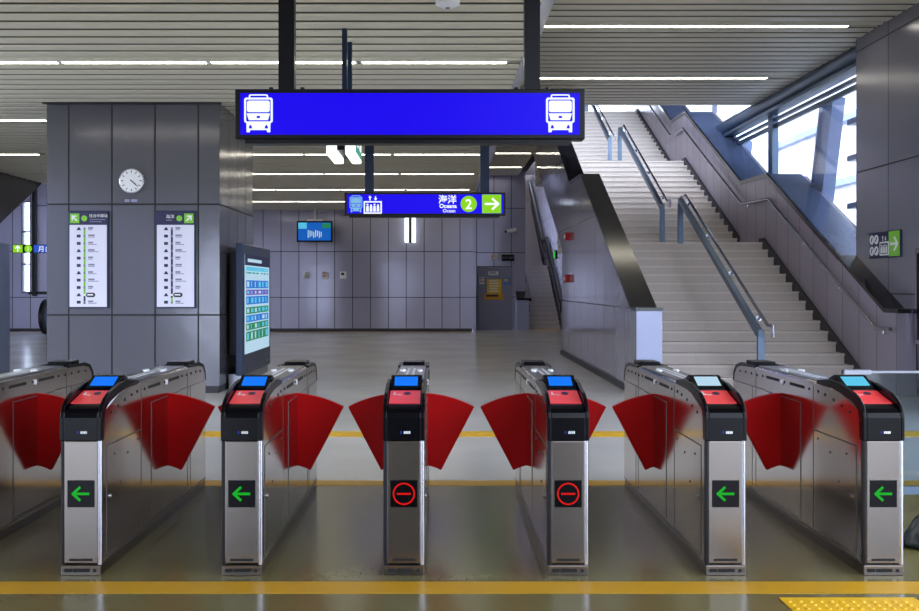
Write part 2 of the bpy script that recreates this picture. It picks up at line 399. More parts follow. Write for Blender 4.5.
def top_profile(dz=0.0):
    return [(13.40, 1.17 + dz), (13.75, 1.17 + dz), (18.75, 3.64 + dz), (20.35, 3.66 + dz), (25.0, 5.97 + dz), (26.5, 5.99 + dz), (31.2, 8.3 + dz), (33, 8.3 + dz)]
# left flank of the stairs: solid to y 21.7, then only under the rising flight
tp = top_profile()
b = MB(); b.side([(13.40, 0.0), (21.7, 0.0), (21.7, 2.35), (33, 7.4)] + tp[::-1], 2.70, XI0)
struct(b.build('wall_stairs_left', M_panel_stair))
struct(MB().box(2.69, XI0 + 0.01, 13.37, 13.40, 0.0, 1.17).build('trim_10', M_endcap))
struct(MB().box(2.66, 2.70, 13.40, 21.7, 0, 0.09).build('baseboard_stairs_left', M_skirt))
def cap(name, x0, x1, prof, t=0.045, rim=None):
    b = MB(); up = [(y, z + t) for y, z in prof]
    b.side(prof + up[::-1], x0, x1)
    if rim: b.side([(y, z - 0.03) for y, z in prof] + [(y, z + t + 0.02) for y, z in up[::-1]], rim[0], rim[1])
    return struct(b.build(name, M_black))
cap('trim_11', 2.68, XI0 + 0.02, [(13.36, 1.17)] + tp[1:])
# right flank
b = MB(); b.side([(13.35, 0.0), (15.35, 0), (33, 6.9)] + tp[::-1], XI1, 6.53)
struct(b.build('wall_stairs_right', M_panel_inner))
M_sill = mat('sill_sky_tinted', lin(88, 100, 130), 0.22, 0.5, noise=0.15, nscale=3)  # dark sill with the blue sky's reflection put into its colour
struct(MB().side([(13.33, 1.14), (13.33, 1.20), (13.75, 1.20), (15.35, 2.0), (15.35, 1.94), (13.75, 1.14)], XI1 - 0.015, 6.55).build('trim_12', M_black))
b = MB(); pr = [(15.35, 1.955)] + tp[2:]; b.side(pr + [(y, z + 0.04) for y, z in pr[::-1]], XI1 + 0.03, 6.95, 0)
b.side([(y, z - 0.03) for y, z in pr] + [(y, z + 0.055) for y, z in pr[::-1]], XI1 - 0.015, XI1 + 0.03, 1)
struct(b.build('trim_13', [M_sill, M_black]))
# outer wall below the sill, and floor slab
b = MB(); b.side([(15.35, -0.3), (36, -0.3), (36, 7.2)] + [(y, z) for y, z in pr[::-1]], 6.95, 7.05); struct(b.build('wall_outer', M_panel_right))

# window on the right : header pipe, ledge, rail, mullion, sloping columns, glass
b = MB(); b.cyl((6.84, 15.3, 5.33), (6.84, 24.2, 5.33), 0.155, 20); b.box(6.72, 7.0, 15.3, 24.0, 5.08, 5.14); b.box(6.9, 6.98, 15.3, 24.0, 4.94, 5.0)
w = struct(b.build('window_2', M_bluesteel, smooth=True))
MB().box(6.92, 6.98, 15.36, 25.5, 4.80, 4.89).build('window_rail', M_bluesteel, w)
MB().box(6.86, 6.99, 20.15, 20.42, 3.6, 5.08).build('mullion', M_bluesteel, w)
MB().side([(15.36, 2.05), (18.75, 3.70), (20.35, 3.72), (24.0, 5.5), (24, 5.05), (24, 5.05), (15.36, 5.05)][:5] + [(23.1, 5.08), (15.36, 5.08)], 6.945, 6.955).build('pane', M_wglass, w)
def hcol(y, lean, z0, z1):
    b = MB()
    def qd(ya, yb, xa, xb):
        b.prism([(ya + lean, z0), (yb + lean, z0), (yb, z1), (ya, z1)], lambda yy, zz, x: (x, yy, zz), xa, xb)
    qd(y, y + 0.04, 7.03, 7.26); qd(y + 0.51, y + 0.55, 7.0, 7.28); qd(y + 0.04, y + 0.51, 7.05, 7.1)
    return b.build('sloping_column', M_column, w)
hcol(17.45, 1.1, 1.2, 4.9); hcol(22.65, 0.55, 3.2, 4.9)
b = MB()
for z in (2.9, 3.75, 4.4): b.box(7.3, 7.5, 15.0, 17.5, z, z + 0.1)
b.build('outer_bracket', M_bluesteel, w)

# upper hall posts and truss; unseen roof and left wall added to block sky
struct(MB().box(0.8, 1.0, 20.9, 46, 5.6, 11.3).build('wall_sky_block', M_panel_right))
struct(MB().box(1.0, 12, 20.9, 46, 11.0, 11.3).build('ceiling_sky_block', M_plenum))
b = MB()
for x in (4.3, 5.0, 6.8, 9.5): b.box(x, x + 0.16, 34.0, 34.16, 45 * R, 11.0)
b.box(1, 12, 34.0, 34.1, 45 * R + 1.0, 45 * R + 1.06)
for k in range(18):
    x = 1.5 + k * 0.55
    b.cyl((x, 35.5, 8.9), (x + 0.28, 35.5, 10.2), 0.04, 6); b.cyl((x + 0.28, 35.5, 10.2), (x + 0.55, 35.5, 8.9), 0.04, 6)
b.box(1, 12, 35.4, 35.6, 8.8, 8.95); b.box(1, 12, 35.4, 35.6, 10.2, 10.35)
struct(b.build('trim_14', M_truss))

# second staircase far behind
b = MB()
for k in range(15):
    b.box(3.05, 4.22, 34.4 + k * 0.3, 38.9, k * R, (k + 1) * R, 0)
    b.box(3.06, 4.2, 34.4 + k * 0.3, 34.45 + k * 0.3, (k + 1) * R, (k + 1) * R + .004, 1)
b.box(3.05, 4.22, 38.9, 40.4, 2.0, 15 * R, 0)
for k in range(20): b.box(3.05, 4.22, 40.4 + k * 0.3, 46.6, 15 * R + k * R, 15 * R + (k + 1) * R, 0)
struct(b.build('staircase', [M_step, M_grit]))
struct(MB().box(4.3, 4.6, 33.4, 47, 0, 7.0).build('wall_second_stairs', M_panel_far))
struct(MB().box(2.6, 4.6, 46.6, 46.9, 0, 7.0).build('wall_second_stairs_back', M_riser))
struct(MB().side([(33.6, 0.0), (33.6, 1.05), (34.6, 1.55), (34.6, 0)], 2.63, 3.04).build('trim_15', M_endcap))
struct(MB().side([(33.55, 1.06), (34.65, 1.60), (34.65, 1.68), (33.55, 1.12)], 2.60, 3.07).build('trim_16', M_black))
struct(MB().side([(34.6, 0.0), (34.6, 1.5), (46.6, 7.0), (46.6, 0)], 2.70, 3.04).build('wall_second_stairs_left', M_panel_far))
struct(MB().box(4.62, 7.0, 32.9, 33.2, 0, 6.6).build('wall_under_stairs', M_panel_far))

# ================================================================= THINGS
# door in the recess
d = empty('service_door', (1.875, 34.0, 0), 'grey metal service door in the far recess with notices taped on it', 'door')
MB().box(-0.6, 0.6, 0.0, 0.06, 0.0, 2.2).build('door_leaf', M_door, d)
MB().box(-0.62, -0.6, 0.0, 0.06, 0, 2.22).box(0.6, 0.62, 0.0, 0.06, 0, 2.22).box(-0.6, 0.6, 0.0, 0.06, 2.2, 2.225).build('door_frame', M_seam, d)
MB().cyl((0.52, 0.03, 1.02), (0.52, -0.04, 1.02), 0.02).box(0.42, 0.54, -0.04, -0.03, 1.0, 1.03).build('handle', M_tube, d)
def notice(loc, w_, h_, m, name, label, cat='notice', extra=None, group=None):
    b = MB(); b.box(-w_ / 2, w_ / 2, -0.012, 0, -h_ / 2, h_ / 2, 0)
    if extra: extra(b, w_, h_)
    return tag(b.build(name, [m, M_greyprint, M_darkprint, M_redbox, M_poster_y, M_white], loc=loc), label, cat, group)
def lines(mi, n, k=0.8):
    def f(b, w_, h_):
        for i in range(n):
            z = h_ / 2 - (i + 0.8) * h_ / (n + 0.6)
            b.box(-w_ * k / 2, w_ * k / 2 * (0.6 + 0.4 * ((i * 7) % 3) / 2), -0.014, -0.012, z, z + h_ / n * 0.35, mi)
    return f
DF = 34.0
notice((1.83, DF, 1.98), 0.34, 0.13, M_white, 'door_notice', 'small white plate above the yellow poster on the grey door', extra=lines(2, 2))
notice((1.86, DF, 1.52), 0.50, 0.50, M_poster_y, 'yellow_poster', 'yellow and orange poster taped on the grey service door', 'poster', extra=lines(5, 5, .7))
notice((1.84, DF, 1.16), 0.66, 0.21, mat('poster_orange', lin(214, 150, 20), 0.5), 'yellow_poster', 'wide deep yellow strip under the poster on the grey door', 'poster', extra=lines(2, 1))
notice((1.42, DF, 1.72), 0.16, 0.24, M_white, 'door_notice', 'white notice with pink mark left of the yellow poster', extra=lines(3, 2))
notice((2.29, DF, 1.70), 0.20, 0.26, mat('poster_blue', lin(70, 120, 200), 0.5), 'door_notice', 'blue round mark sticker right of the yellow poster', extra=lines(4, 1))
for x, lab, k in ((-4.53, 'white square notice on far wall, leftmost of three in the row', 3), (-3.92, 'white square notice on far wall, middle of three in the row', 2), (-3.31, 'white square notice on far wall, rightmost of three in the row', 1)):
    notice((x, 32.9, 1.9), 0.22, 0.24, M_white, 'wall_notice', lab, extra=lines(2 if k != 2 else 3, k, .6), group='square notices on the far wall')
# exit light box, round fitting, camera
e = empty('call_box', (2.34, 34.0, 2.52), 'black display box with tiny white writing above the service door', 'sign')
MB().box(-0.22, 0.22, -0.08, 0, -0.11, 0.11).build('housing', M_blackp, e, bevel=0.01)
b = MB(); text_into(b, '出口 EXIT', 0, -0.035, 0.10, -0.081, 0, 'CENTER')
b.build('lettering', M_greyprint, e)
e = empty('emergency_light', (1.86, 34.0, 2.52), 'small cream twin emergency light above the grey service door', 'light')
MB().box(-0.1, 0.1, -0.06, 0, -0.07, 0.07).build('housing', M_white, e, bevel=0.01)
for s in (-1, 1): MB().cyl((s * 0.06, -0.05, 0.05), (s * 0.07, -0.14, 0.06), 0.045, 12, 0, 0.055).build('lamp_head', mat('cream_lens', lin(220, 180, 120), 0.3), e)
e = empty('security_camera', (2.48, 34.0, 3.45), 'white security camera on the recess wall high above the door', 'camera')
MB().box(-0.05, 0.05, -0.03, 0, -0.06, 0.06).box(-0.02, 0.02, -0.2, 0, -0.02, 0.02).build('bracket', M_white, e)
MB().cyl((-0.22, -0.3, -0.03), (0.12, -0.2, 0.04), 0.07, 14).build('camera_body', M_white, e)
MB().cyl((-0.25, -0.31, -0.035), (-0.22, -0.3, -0.03), 0.05, 14).build('lens', M_blackp, e)
e = empty('security_camera', (1.3, 19.5, 5.0), 'white dome camera under the sloping ceiling bulkhead', 'camera')
bpy.data.objects.remove(e)

# hanging monitor near the far wall
e = empty('hanging_monitor', (-4.1, 31.6, 2.97), 'ceiling-hung flat screen showing a blue picture near the far wall', 'monitor')
MB().box(-0.58, 0.58, -0.05, 0.05, -0.01, 0.67).build('casing', M_blackp, e, bevel=0.01)
b = MB(); b.box(-0.53, 0.53, -0.056, -0.05, 0.04, 0.62, 0)
b.box(-0.53, -0.25, -0.058, -0.056, 0.42, 0.62, 1); b.box(0.25, 0.52, -0.058, -0.056, 0.44, 0.60, 3)
for k in range(8): b.box(-0.22 + 0.06 * k, -0.19 + 0.06 * k, -0.058, -0.056, 0.12 + 0.03 * (k % 3), 0.38 - 0.02 * (k % 4), 2)
b.build('screen', [led_mat('monitor_blue', lin(20, 100, 200), 0.8), M_scrcyan, M_scrpale, M_scrgreen], e)
MB().cyl((0, 0.0, 0.67), (0, 0.0, 1.14), 0.05).box(-0.25, 0.25, -0.06, 0.06, 0.67, 0.72).build('hanger', M_white, e)

# lit vertical box high on the far wall
e = empty('wall_light', (-1.04, 32.9, 3.0), 'pair of upright white light tubes high on far wall below the sign', 'light')
MB().box(-0.03, 0.03, -0.1, 0, 0.0, 1.0).build('backplate', M_blackp, e)
for s in (-1, 1): MB().box(s * 0.12 - 0.06, s * 0.12 + 0.06, -0.16, -0.02, 0.0, 1.02).build('lit_panel', M_lampcool, e, bevel=0.02)

# ---------------- ceiling lights
lp = empty('ceiling_light', (0, 0, 0), 'x', 'ceiling light')
MB().box(-0.83, 0.83, -0.035, 0.035, 0.0, 0.04).build('diffuser', M_lamp, lp)
MB().box(-0.855, 0.855, -0.06, -0.05, 0.0, 0.1).box(-0.855, 0.855, 0.05, 0.06, 0.0, 0.1).box(-0.855, 0.855, -0.05, 0.05, 0.04, 0.1).box(-0.856, -0.83, -0.05, 0.05, 0, 0.05).box(0.83, 0.856, -0.05, 0.05, 0, 0.05).build('housing', M_white, lp)
used = False
ordn = ['nearest', 'second nearest', 'third nearest', 'fourth', 'fifth', 'farthest']
segs = [(-5.26, 'left of the column line'), (-3.54, 'above the right part of the column'), (-1.82, 'between the sign posts, left half'), (-0.08, 'at the right end of its row')]
def add_light(x, y, z, label, group):
    global used
    o = lp if not used else copy_tree(lp); used = True
    o.location = (x, y, z); o['label'] = label; o['group'] = group
HID = {}
for j, y in enumerate(LYL[1:]):
    xs = [(-8.70, 'fifth from the right end'), (-6.98, 'fourth from the right end'), (-5.26, 'third from its right, left of centre'), (-3.54, 'third from the right end'), (-1.82, 'second from the right end'), (-0.08, 'at the right end')]
    for i, (x, w_) in enumerate(xs):
        px = 441 + 973 * x / y
        if px < -90: continue
        if 60 < px < 215 and j > 0: continue      # behind the clad column
        if px < 60 and j > 0:
            add_light(x, y, 4.09, 'long white strip in low slatted ceiling seen left of the column, %s row' % ordn[j], 'strip lights in the low ceiling'); continue
        nm = {0: 'sixth', 1: 'fifth', 2: 'fourth', 3: 'third', 4: 'second', 5: 'first'}[i]
        add_light(x, y, 4.09, 'long white strip in low slatted ceiling, %s row from camera, %s from right' % (ordn[j], nm), 'strip lights in the low ceiling')
for j, y in enumerate(LR):
    for i, x in enumerate((2.0, 3.64, 5.24)):
        add_light(x, y, 5.39, 'white strip in the high ceiling before the stairs, %s row, %s' % (('near', 'far')[j], ('left', 'middle', 'right end')[i]), 'strip lights in the high ceiling')
for j, y in enumerate((q(28.3 - .14), q(31.6 - .14))):
    add_light(2.1 - 0.0, y, 5.39, 'short-looking strip light above the far door recess, %s one' % ('nearer', 'farther')[j], 'strip lights above the recess')
# narrow recess: keep those two inside the slot
for o in list(C.objects):
    if o.get('group') == 'strip lights above the recess': o.scale = (0.62, 1, 1)

e = empty('smoke_detector', (0.06, 8.85, 4.1), 'small white dome on the slatted ceiling at the top edge', 'detector')
b = MB(); b.cyl((0, 0, 0), (0, 0, -0.03), 0.11, 24); b.cyl((0, 0, -0.03), (0, 0, -0.06), 0.10, 24, 0, 0.05); b.build('dome', M_white, e, smooth=True)
MB().cyl((0, 0, -0.06), (0, 0, -0.07), 0.02, 12).build('indicator', M_greyprint, e)

# ---------------- hanging signs
def train_icon(e, x, z, h, y, mats, name='train_pictogram', label=None):
    """front view of a train; h overall height"""
    k = h / 37.0; b = MB(); X = lambda v: x + v * k; Z = lambda v: z + v * k
    P = lambda pts: [(X(u), Z(v)) for u, v in pts]
    t = 0.002
    b.plate(P(rrect(-9.5, 9.5, 15, 19, 1.8)), y, y - t, 0); b.plate(P(rrect(-8, 8, 15, 17.7, 1)), y - t, y - 1.4 * t, 1)
    b.plate(P(rrect(-14, 14, -9, 15.8, 2.2)), y, y - 1.6 * t, 0)
    b.plate(P(rrect(-12, 12, -7.6, 13.8, 1.2)), y - 1.6 * t, y - 1.9 * t, 1)
    b.plate(P(rrect(-11.2, 11.2, 1.5, 12.8, 2)), y - 1.9 * t, y - 2.3 * t, 0)
    b.plate(P([(-11.4, 0.3), (11.4, 0.3), (9.5, -6.4), (-9.5, -6.4)]), y - 1.9 * t, y - 2.3 * t, 0)
    b.plate(P(rrect(-1.8, 1.8, -4.4, -2.2, 0.8)), y - 2.3 * t, y - 2.6 * t, 1)
    b.plate(P([(-11.8, -9), (11.8, -9), (11.6, -18.2), (8.6, -18.2), (8.0, -16.0), (-8.0, -16.0), (-8.6, -18.2), (-11.6, -18.2)]), y, y - 1.6 * t, 0)
    for s in (-1, 1): b.plate(P([(s * 9.5, -14.5), (s * 6, -14.5), (s * 7, -11.4), (s * 8.6, -11.0)][::s]), y - 1.6 * t, y - 2 * t, 1)
    o = b.build(name, mats, e)
    if label: o['label'] = label
    return o
def lift_icon(e, x, z, h, y, mats, name='lift_pictogram'):
    b = MB(); k = h / 24.0; P = lambda pts: [(x + u * k, z + v * k) for u, v in pts]; t = 0.002
    b.plate(P(rrect(-13, 13, -12, 6, 0.8)), y, y - t, 0); b.plate(P(rrect(-11, 11, -10, 4, 0.3)), y - t, y - 1.5 * t, 1)
    for i, u in enumerate((-7.5, -2.5, 2.5, 7.5)):
        b.plate(P(disc(u, 1 - (i % 2), 1.5, 10)), y - 1.5 * t, y - 2 * t, 0); b.plate(P([(u - 2, -9), (u + 2, -9), (u + 1.7, -1), (u - 1.7, -1)]), y - 1.5 * t, y - 2 * t, 0)
    for u, s in ((-4, 1), (4, -1)):
        b.plate(P([(u - .8, 7), (u + .8, 7), (u + .8, 13), (u - .8, 13)]), y, y - t, 0)
        zt = 14 if s > 0 else 7
        b.plate(P([(u - 2.6, zt - 3 * s), (u + 2.6, zt - 3 * s), (u, zt)][::s]), y, y - 1.3 * t, 0)
    return b.build(name, mats, e)

def hanging_sign(x, y, z0, label, ztop=4.12):
    e = empty('hanging_sign', (x, y, z0), label, 'sign')
    MB().box(-1.44, 1.44, -0.0, 0.16, 0.0, 0.412).build('housing', M_blackm, e, bevel=0.008)
    MB().box(-1.395, 1.395, -0.004, 0.0, 0.035, 0.377).build('lit_face', M_signblue, e)
    MB().box(-1.36, 1.33, 0.02, 0.14, -0.035, 0.0).build('cable_tray', M_blackm, e)
    return e
s1 = hanging_sign(-0.255, 8.0, 2.717, 'large blue lit hanging sign with a white train at each end')
for x in (-1.022, 1.008):
    MB().box(x - 0.065, x + 0.065, 0.03, 0.13, 0.41, 1.45).build('post', M_blackm, s1)
    for dx in (-0.13, 0.13): MB().cyl((x + dx, 0.06, 0.41), (x + dx, 0.06, 0.435), 0.018, 10).build('bolt', M_blackm, s1)
for x in (-1.245, 1.235): train_icon(s1, x, 0.207, 0.31, -0.004, [M_signwhite, M_signblue])
s2 = hanging_sign(-0.285, 17.4, 2.78, 'smaller looking blue lit hanging sign with 海洋 writing and green arrow')
for x in (-0.99, 1.08): MB().box(x - 0.09, x + 0.07, 0.03, 0.12, 0.41, 1.36).build('post', M_navy, s2)
train_icon(s2, -1.235, 0.205, 0.30, -0.004, [M_signcyan, M_signblue])
lift_icon(s2, -0.935, 0.18, 0.30, -0.004, [M_signwhite, M_signblue])
for t_, x_, z_, h_, bo in (('海洋', 0.40, 0.225, 0.165, 0.003), ('Oceana', 0.41, 0.135, 0.10, 0.003), ('Ocean', 0.43, 0.055, 0.085, 0.001)):
    b = MB(); text_into(b, t_, x_, z_, h_, -0.005, 0, 'CENTER', bold=bo); b.build('lettering', M_signwhite, s2)
b = MB(); b.plate(disc(0.60 + 0.18, 0.205, 0.145, 32), -0.004, -0.008); b.build('number_disc', M_signgreen, s2)
b = MB(); text_into(b, '2', 0.78, 0.115, 0.25, -0.009, 0, 'CENTER', bold=0.004); b.build('number', M_signwhite, s2)
b = MB(); b.box(1.02, 1.36, -0.008, -0.004, 0.04, 0.372); b.build('arrow_tile', M_signgreen, s2)
b = MB(); arrow(b, 1.19, 0.205, 0.25, 0, -0.008, 0); b.build('arrow', M_signwhite, s2)

# twin edge-on sign boxes behind the large sign
e = empty('hanging_light_box', (-0.99, 9.7, 2.82), 'twin white lit sign boxes seen edge-on behind the large blue sign', 'sign')
for x in (-0.105, 0.085):
    p = MB().box(x - 0.05, x + 0.05, 0.0, 0.75, 0.0, 0.42).build('light_box', M_lampcool, e, bevel=0.012)
MB().box(0.136, 0.142, 0.03, 0.72, 0.03, 0.39).build('teal_face', M_teal, e)['label'] = 'teal side face of the right box'
b = MB()
for k in range(2): b.box(0.142, 0.145, 0.08 + 0.34 * k, 0.28 + 0.34 * k, 0.1, 0.3)
b.build('white_mark', M_signwhite, e)
MB().box(-0.05, 0.03, 0.02, 0.73, 0.05, 0.37).build('spine', M_blackm, e)
for y in (0.08, 0.62): MB().box(-0.005, 0.045, y, y + 0.05, 0.36, 1.3).build('post', M_navy, e)

# little lit sign far left
e = empty('hanging_sign', (-8.0, 20.6, 2.22), 'small green and blue lit sign beyond the left side of the column', 'sign')
MB().box(-1.08, 0.4, 0, 0.08, 0, 0.18).build('housing', M_blackm, e)
MB().box(-1.06, -0.86, -0.004, 0, 0.01, 0.17).plate(disc(-0.74, 0.09, 0.08), -0.004, 0.0).build('green_face', M_signgreen, e)
MB().box(-0.62, 0.38, -0.004, 0, 0.01, 0.17).build('blue_face', led_mat('sign_mid_blue', lin(50, 90, 200), 0.9), e)
b = MB(); arrow(b, -0.96, 0.09, 0.13, PI / 2, -0.004, 0, 0.025); text_into(b, '1', -0.74, 0.04, 0.13, -0.004, 0, 'CENTER')
text_into(b, '月台列車', -0.25, 0.035, 0.14, -0.004, 0, 'CENTER')
b.build('lettering', M_signwhite, e)
for x in (-0.02, 0.3): MB().cyl((x, 0.04, 0.18), (x, 0.04, 1.95), 0.012, 8).build('hanger', M_blackm, e)

# ---------------- posters on the column
def line_map(x, label, mirror):
    e = empty('route_board', (x, 13.75, 1.20), label, 'information board', 'route boards on the column')
    MB().box(-0.285, 0.285, -0.035, 0, 0, 1.375).build('board_frame', M_navy, e, bevel=0.006)
    MB().box(-0.262, 0.262, -0.039, -0.034, 0.02, 1.175).build('map_sheet', M_paper, e)
    MB().box(-0.272, 0.272, -0.040, -0.034, 1.175, 1.36).build('header', M_navyprint, e)
    b = MB(); s = -1 if not mirror else 1
    b.box(s * 0.19 - 0.065, s * 0.19 + 0.065, -0.043, -0.040, 1.20, 1.335, 0); b.plate(disc(s * 0.055, 1.267, 0.042, 16), -0.040, -0.043, 0)
    arrow(b, s * 0.19, 1.267, 0.10, PI * 0.75 if not mirror else PI / 4, -0.043, 1, 0.018)
    if not mirror:
        text_into(b, '往台中總站', 0.015, 1.285, 0.052, -0.040, 1)
        for k in range(2): b.box(0.02, 0.24 - 0.05 * k, -0.042, -0.040, 1.245 - 0.03 * k, 1.255 - 0.03 * k, 2)
    else:
        text_into(b, '海洋', -0.135, 1.27, 0.06, -0.040, 1)
        b.box(-0.13, -0.05, -0.042, -0.040, 1.235, 1.247, 2)
    b.build('header_marks', [M_greenprint, M_white, M_greyprint], e)
    b = MB(); lx = -0.05
    if not mirror: b.box(lx - 0.014, lx + 0.014, -0.042, -0.038, 0.06, 1.14, 0); b.box(lx - 0.012, lx + 0.012, -0.0425, -0.039, 0.06, 0.18, 1)
    else: b.box(lx - 0.014, lx + 0.014, -0.042, -0.038, 0.15, 1.14, 1); b.box(lx - 0.012, lx + 0.012, -0.0425, -0.039, 0.06, 0.15, 0)
    for k in range(11):
        z = 1.12 - k * 0.1035
        b.plate(disc(lx, z, 0.016, 10), -0.042, -0.044, 2 if k != 9 else 3)
        b.plate(rrect(-0.16 , -0.105, z - 0.02, z + 0.022, 0.008) if k % 3 else [(-0.165, z - 0.02), (-0.10, z - 0.02), (-0.12, z + 0.02), (-0.14, z + 0.024)], -0.039, -0.041, 1)
        if k == 9: b.plate(rrect(lx + 0.02, lx + 0.15, z - 0.032, z + 0.032, 0.03), -0.039, -0.0415, 4); b.box(lx + .04, lx + .12, -.0425, -.0415, z - .008, z + .012, 3)
        else:
            b.box(0.0, 0.07 + 0.02 * (k % 2), -0.041, -0.039, z, z + 0.024, 2)
            b.box(0.0, 0.06 + 0.03 * ((k * 5) % 4), -0.041, -0.039, z - 0.018, z - 0.008, 2)
    b.build('route_line', [M_greenprint, M_navyprint, M_greyprint, M_white, M_darkprint], e)
line_map(-4.972, 'tall white route board with green line, left one on the column', False)
line_map(-3.742, 'tall white route board with dark blue line, right one on the column', True)
# clock
e = empty('wall_clock', (-4.355, 13.75, 2.995), 'round white wall clock with silver rim on the grey column', 'clock')
b = MB(); b.cyl((0, 0, 0), (0, -0.06, 0), 0.178, 40, 0); b.build('rim', M_tube, e, bevel=0.01)
MB().cyl((0, -0.06, 0), (0, -0.064, 0), 0.16, 40).build('dial', M_white, e)
for k in range(12):
    a = k * PI / 6; MB().plate(stroke((0.115 * math.cos(a), 0.115 * math.sin(a)), (0.145 * math.cos(a), 0.145 * math.sin(a)), 0.012), -0.064, -0.066).build('hour_mark', M_darkprint, e)
for n_, l_, a, w_ in (('hour_hand', 0.085, PI / 2 - 2 * PI * (4.37 / 12), 0.016), ('minute_hand', 0.125, PI / 2 - 2 * PI * 22 / 60, 0.010)):
    MB().plate(stroke((-0.02 * math.cos(a), -0.02 * math.sin(a)), (l_ * math.cos(a), l_ * math.sin(a)), w_), -0.066, -0.069 if w_ > .012 else -0.072).build(n_, M_darkprint, e)
# faint maker's mark under the clock
b = MB(); b.plate(rrect(-0.09, -0.02, -0.02, 0.02, 0.01), 0, -0.004); b.plate(rrect(0.0, 0.09, -0.02, 0.02, 0.01), 0, -0.004)
tag(b.build('wall_label', M_greyprint, loc=(-4.38, 13.75, 2.72)), 'tiny grey label on the column just below the round clock', 'label')

# ---------------- totem display at the side of the column
e = empty('display_totem', (-2.85, 14.0, 0), 'tall dark framed digital display on the side of the grey column', 'display')
MB().box(-0.11, 0, 0, 2.25, 0.22, 2.13).build('casing', M_navy, e, bevel=0.015)
MB().box(-0.26, -0.11, 0.3, 1.9, 0.5, 2.0).build('wall_bracket', M_blackm, e)
MB().box(-0.26, 0.0, 0.25, 2.0, 0.0, 0.22).build('plinth', M_steel_top, e)
b = MB()
y0, y1 = 0.12, 2.12
b.box(0.0, 0.004, y0, y1, 0.52, 1.98, 0)
b.box(0.004, 0.006, y0, y1, 1.82, 1.98, 4)
b.box(0.006, 0.007, y0 + .2, y1 - .7, 1.87, 1.92, 0)
rows = [(1.74, 1.80, 5), (1.70, 1.72, 3), (1.48, 1.60, 1), (1.38, 1.46, 2), (1.24, 1.36, 1), (1.10, 1.20, 3), (0.98, 1.08, 1), (0.86, 0.96, 3), (0.70, 0.84, 3)]
random.seed(3)
for z0, z1, mi in rows:
    b.box(0.004, 0.006, y0 + 0.1, y1 - 0.1, z0, z1, mi)
    for k in range(6):
        yy = y0 + 0.15 + k * 0.3; b.box(0.006, 0.0065, yy, yy + 0.16 * random.random() + 0.05, z0 + 0.02, z1 - 0.02, random.choice((0, 5, 5)))
b.build('screen', [M_scrpale, led_mat('totem_blue', lin(40, 120, 220), 0.8), M_scrpurple, M_scrgreen, led_mat('totem_navy', lin(30, 30, 70), 0.6), M_scrcyan], e)
for y in (0.35, 1.9): MB().cyl((0.0, y, 0.30), (0.02, y, 0.30), 0.025, 10).build('bolt', M_tube, e)

# ---------------- wall sign on the right pillar (faces -x)
RX = 6.55
Mx = Matrix.Rotation(-PI / 2, 4, 'Z')   # x->-y ; local -y -> world -x
e = empty('direction_sign', (RX, 14.36, 0), 'dark blue wall sign with service symbols and green arrow on right pillar', 'sign', rz=-PI / 2)
# local x runs towards the camera
MB().box(-0.46, 0.54, -0.03, 0, 1.93, 2.32).build('board', M_navyprint, e, bevel=0.005)
MB().box(0.20, 0.53, -0.034, -0.03, 1.945, 2.305).build('arrow_tile', M_greenprint, e)
b = MB(); arrow(b, 0.36, 2.125, 0.24, 0, -0.034, 0, 0.04); b.build('arrow', M_white, e)
lift_icon(e, 0.045, 2.10, 0.27, -0.03, [M_white, M_navyprint])
b = MB()
for cx in (-0.36, -0.21):
    for cz in (2.04, 2.21):
        b.plate(disc(cx, cz, 0.07, 18), -0.03, -0.034, 0); b.plate(stroke((cx - .02, cz - .03), (cx + .02, cz + .035), 0.03), -0.034, -0.036, 1)
b.build('service_symbols', [M_white, M_navyprint], e)
# framed display at right edge
e = empty('wall_display', (RX, 13.3, 0), 'black framed display on the right pillar cut by the picture edge', 'display', rz=-PI / 2)
MB().box(0.0, 1.3, -0.07, 0, 0.72, 2.02).build('bezel', M_tube, e, bevel=0.01)
MB().box(0.05, 1.25, -0.075, -0.07, 0.78, 1.96).build('screen', M_blackp, e)
MB().box(0.15, 0.55, -0.077, -0.075, 1.55, 1.8).build('picture', led_mat('display_teal', lin(30, 70, 80), 0.5), e)

# ---------------- alarms on stair flank (face -x)
for z, lab in ((2.56, 'small red alarm box on stair side wall, upper of two'), (1.68, 'small red alarm box on stair side wall, lower of two')):
    e = empty('alarm_box', (2.70, 20.5, z), lab, 'alarm', 'red alarm boxes')
    MB().box(-0.09, 0, -0.15, 0.15, -0.08, 0.08).build('housing', M_redbox, e, bevel=0.012)
    MB().cyl((-0.09, 0, 0), (-0.11, 0, 0), 0.04, 14).build('button', M_white, e)
e = empty('exit_sign', (4.3, 36.2, 2.55), 'tiny green lit exit sign beside the far second stairs', 'sign', rz=-PI / 2)
MB().box(-0.3, 0.3, -0.08, 0, 0, 0.3).build('housing', M_blackp, e)
MB().box(-0.27, 0.27, -0.09, -0.08, 0.03, 0.27).build('lit_face', M_ledgreen, e)

